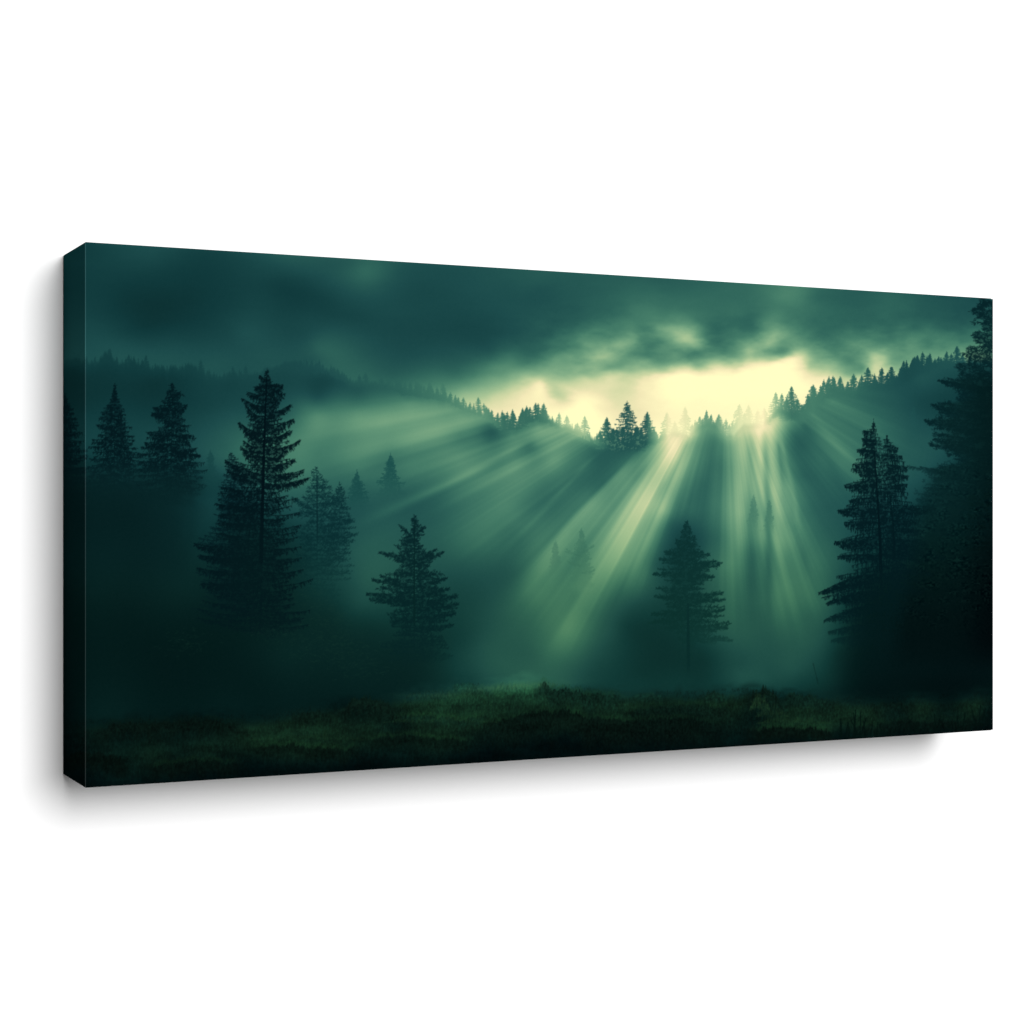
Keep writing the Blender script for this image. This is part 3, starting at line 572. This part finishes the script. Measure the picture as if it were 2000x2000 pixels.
    # hummocks: dark growth with bladed tops, lit turf along the crests between them
    b1 = np.abs(vnoise(1.7, 1e9, 23)[0]) ** 1.5; b2 = vnoise(11, 1e9, 24)[0]; b3 = vnoise(4.5, 1e9, 25)[0]
    def hummock(top, depth, g, a, blade=9, crest=0.0):
        T = np.array(top, float); x0, x1 = T[0, 0], T[-1, 0]
        ty = np.interp(XX[0], T[:, 0], T[:, 1]) - b2 * 4 - b3 * 2.5
        k = sm(0, .18 * (x1 - x0), XX - x0) * sm(0, .18 * (x1 - x0), x1 - XX)
        dd = YY - (ty - b1 * blade)[None]
        if crest:
            c = np.clip(gr * 1.0, 24, 60) + crest * 26; m = np.exp(-((YY - ty[None] + 5) / 5.5) ** 2) * k * crest * (.55 + .5 * fine)
            img[...] += (np.stack([c * .42, c, c * .6], -1) - img) * np.clip(m, 0, 1)[..., None]
        body = sm(-.5, 2.5, dd) * (1 - sm(depth * .35, depth, dd + 5 * b2[None])) * k * a
        c = g * (1 + .45 * fine + .2 * tuft)
        img[...] += (np.stack([c * .36, c, c * .78], -1) - img) * body[..., None]
    for h in (([(880,1342),(905,1332),(935,1340)], 22, 60, .5, 6), ([(1030,1350),(1062,1334),(1085,1346),(1140,1354),(1230,1362)], 40, 34, .85, 9, .5), ([(1225,1362),(1262,1352),(1300,1362)], 22, 42, .5, 6),
              ([(650,1392),(690,1368),(720,1362),(760,1376),(810,1392)], 44, 25, .85, 9), ([(560,1402),(612,1388),(660,1404)], 34, 24, .7, 8), ([(1370,1364),(1394,1348),(1420,1362)], 30, 36, .8, 9),
              ([(1455,1372),(1474,1352),(1496,1346),(1516,1358),(1530,1378)], 46, 28, .9, 14), ([(1520,1368),(1545,1352),(1590,1362),(1640,1372)], 34, 34, .75, 10), ([(1210,1392),(1290,1382),(1370,1378),(1450,1386)], 36, 26, .7, 9, .4),
              ([(900,1440),(960,1412),(1040,1392),(1100,1388),(1150,1402),(1230,1410),(1330,1404),(1440,1420)], 70, 19, .85, 12, .6), ([(160,1436),(230,1414),(300,1412),(400,1408),(500,1420)], 40, 19, .8, 9, .3),
              ([(700,1446),(800,1436),(860,1444),(940,1450)], 30, 20, .7, 8, .7), ([(480,1462),(560,1456),(640,1464),(720,1462)], 34, 18, .7, 8, .7), ([(120,1476),(190,1470),(260,1488)], 50, 14, .75, 10), ([(280,1500),(380,1488),(480,1496)], 40, 16, .7, 8, .6),
              ([(1450,1432),(1520,1420),(1600,1424),(1640,1432)], 30, 17, .85, 9, .7), ([(760,1402),(830,1398),(900,1406),(960,1400)], 18, 34, .6, 7, .7), ([(1690,1380),(1740,1372),(1800,1380)], 22, 22, .6, 7), ([(1640,1424),(1760,1412),(1860,1408),(1944,1396)], 34, 18, .6, 9, .4)):
        hummock(*h)
    # the far strip of turf that catches the light
    cr = np.exp(-((XX - 1000) / 85) ** 2 - ((YY - 1341 + (XX - 1000) * .07) / 6.5) ** 2) * (.65 + .5 * fine) + .5 * np.exp(-((XX - 850) / 60) ** 2 - ((YY - 1358) / 5) ** 2) * (.6 + .6 * fine)
    img += (np.array([58, 102, 70.]) - img) * (np.clip(cr, 0, 1) * .7)[..., None]
    # shrubs and rushes on the meadow
    def clump(cx, cy, wd, ht, n, col, a, lw=1.3):
        n = int(n * 1.1); i = Ink(); x = cx + rng.uniform(-1.25, 1.25, n) * wd
        env = (1 - np.abs((x - cx) / wd / 1.25) ** 2.2) * (.75 + .45 * vnoise(13, 1e9, 17, x, x * 0)); base = cy + ht * .12 - rng.random(n) * ht * .75 * env
        l = ht * rng.uniform(.12, .42, n) * (env + .2) * rng.choice([.7, 1, 1.5], n); i.add(x, base, x + rng.normal(0, .22, n) * l, base - l, lw, .8)
        lay(img, i.cover(.62) * (.55 + .45 * sm(-.5, .4, vnoise(5, 4, 18))), col, a)
    for cx, cy, wd, ht, n, col, a in ((1484,1384,16,34,110,(34,62,38),.75),(1508,1398,26,22,140,(28,54,34),.6),(1062,1350,16,14,60,(24,54,38),.5),(720,1384,40,22,120,(20,44,34),.4),(1120,1412,90,26,260,(14,34,26),.5),(1550,1412,60,16,200,(32,62,36),.5),(860,1410,90,14,260,(36,70,40),.4),(600,1444,90,16,260,(28,58,34),.4)):
        clump(cx, cy, wd, ht, n, col, a)
    # warm tips on the rush clump
    i = Ink()
    for x, y, l, lean in ((1640,1446,42,2),(1644,1446,36,-1),(1650,1444,30,6),(1660,1444,34,-4),(1668,1440,54,3),(1672,1438,46,-5),(1676,1436,30,-14),(1680,1440,50,1),(1682,1436,34,10),(1690,1438,30,-3),(1700,1438,22,4),(1712,1436,26,3),(1722,1434,20,-4),
                       (1780,1430,26,-5),(1786,1430,20,5),(1792,1430,18,3),(1828,1428,34,-3),(1832,1426,24,4),(1852,1424,16,2),(1872,1424,24,-2),(1880,1422,30,5),(1906,1420,34,-8),(1912,1418,40,3),(1916,1418,34,9),(1926,1416,30,-5),(1930,1416,36,2),(1936,1416,26,4)):
        i.add([x], [y], [x + lean], [y - l], 2.4, 1.2)
    i.add([1588], [1295], [1598], [1336], 1.2, .35)
    lay(img, i.cover(1.3), (3, 16, 13), .9)
    # dim the last strip at the foot of the picture
    # paper grain / print noise
    img += rng.normal(0, .6, img.shape[:2])[..., None] + vnoise(2.2, 2.2, 99)[..., None] * .8
    return np.clip(img, 0, 255)

# ---------------------------------------------------------------- canvas print
GAIN = 1.41           # what white ink would read on the lit face (1 = display white)
art = paint()
art_lin = np.where(art / 255 <= .04045, art / 255 / 12.92, ((art / 255 + .055) / 1.055) ** 2.4)

def sample(P):
    """artboard colour for points on the canvas"""
    c, s = math.cos(YAW), math.sin(YAW)
    X = P[..., 0] - CAM[0]; Y = P[..., 1] - CAM[1]; Z = P[..., 2] - CAM[2]
    u = 1000 + FPX * (c * X - s * Y) / (s * X + c * Y); v = 1000.7 - FPX * Z / (s * X + c * Y)
    return bil(art_lin, np.clip(u - AX, 0, AW - 1.01), np.clip(v - AY, 0, AH - 1.01))

root = bpy.data.objects.new('canvas_print', None); COL.objects.link(root)
root.empty_display_size = .1
root['label'] = 'wide canvas print of a misty green pine forest with sun rays on the white wall'
root['category'] = 'canvas print'

R = .0008            # radius of the fold at the canvas edges
NX, NZ = 1600, 820
xs = np.linspace(R, W - R, NX); zs = np.linspace(R, H - R, NZ)
P = np.zeros((NZ, NX, 3)); P[..., 0] = xs[None]; P[..., 2] = zs[:, None]
front = sample(P) / GAIN
obj('printed_face', grid_mesh('printed_face', P, False, front), m_ink, root)

# left edge, the picture carries on round the corner
ys = np.linspace(R, D, 60); P = np.zeros((NZ, 60, 3)); P[..., 1] = ys[::-1][None]; P[..., 2] = zs[:, None]
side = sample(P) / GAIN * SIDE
e = obj('wrapped_edge', grid_mesh('wrapped_edge', P, False, side), m_ink, root); e['label'] = 'left wrapped edge with the picture running round it'
# right edge mirrors the margin
P = np.zeros((NZ, 60, 3)); P[..., 0] = W; P[..., 1] = ys[None]; P[..., 2] = zs[:, None]
k = np.clip((NX - 1 - np.arange(60) * 2), 0, NX - 1)
obj('wrapped_edge', grid_mesh('wrapped_edge', P, False, front[:, k]), m_ink, root)
# top and bottom edges mirror the margin too
xs2 = xs[::4]
for z, rows, flip in ((H, NZ - 1 - np.arange(30) * 3, False), (0., np.arange(30) * 3, True)):
    yy = np.linspace(R, D, 30); P = np.zeros((30, len(xs2), 3)); P[..., 0] = xs2[None]; P[..., 1] = yy[:, None]; P[..., 2] = z
    obj('wrapped_edge', grid_mesh('wrapped_edge', P, flip, front[rows][:, ::4]), m_ink, root)
# the folds; on the left one the edge highlight is painted as paler colour
def fold(a0, a1, glint, n):
    """small rounded strip between two edge lines; a0, a1: (n, 3) lines"""
    return np.stack([a0, a1], 1)
def highlit(c, k): return np.clip(c * (1 + 1.2 * k) + .016 * k, 0, .8)  # lifts the ink colour to stand in for light catching the fold
z1 = np.full(NZ, 1.)
def strip(pts0, pts1, mid, col, flip):
    P = np.stack([pts0, mid, pts1], 1)
    return grid_mesh('fold', P, flip, np.repeat(col[:, None], 3, 1))
L = lambda x, y: np.stack([np.full(NZ, x), np.full(NZ, y), zs], 1)
q = R * (1 - math.sqrt(.5))
f = obj('fold', strip(L(0, R), L(R, 0), L(q, q), highlit(front[:, 0], 1), False), m_ink, root); f['label'] = 'fold down the left corner of the face with a painted highlight'
obj('fold', strip(L(W - R, 0), L(W, R), L(W - q, q), front[:, -1], False), m_ink, root)
M = lambda y, z: np.stack([xs2, np.full(len(xs2), y), np.full(len(xs2), z)], 1)
obj('fold', strip(M(0, H - R), M(R, H), M(q, H - q), front[-1, ::4], True), m_ink, root)
obj('fold', strip(M(0, R), M(R, 0), M(q, q), front[0, ::4], False), m_ink, root)
# stretcher bars that carry the cloth
T = .018; G = .0015
for lo, hi in (((G, .003, G), (.04, D - .001, H - G)), ((W - .04, .003, G), (W - G, D - .001, H - G)),
               ((.0405, .003, G), (W - .0405, D - .001, .04)), ((.0405, .003, H - .04), (W - .0405, D - .001, H - G))):
    obj('stretcher_bar', box_mesh('stretcher_bar', lo, hi, .0005), m_pine, root)
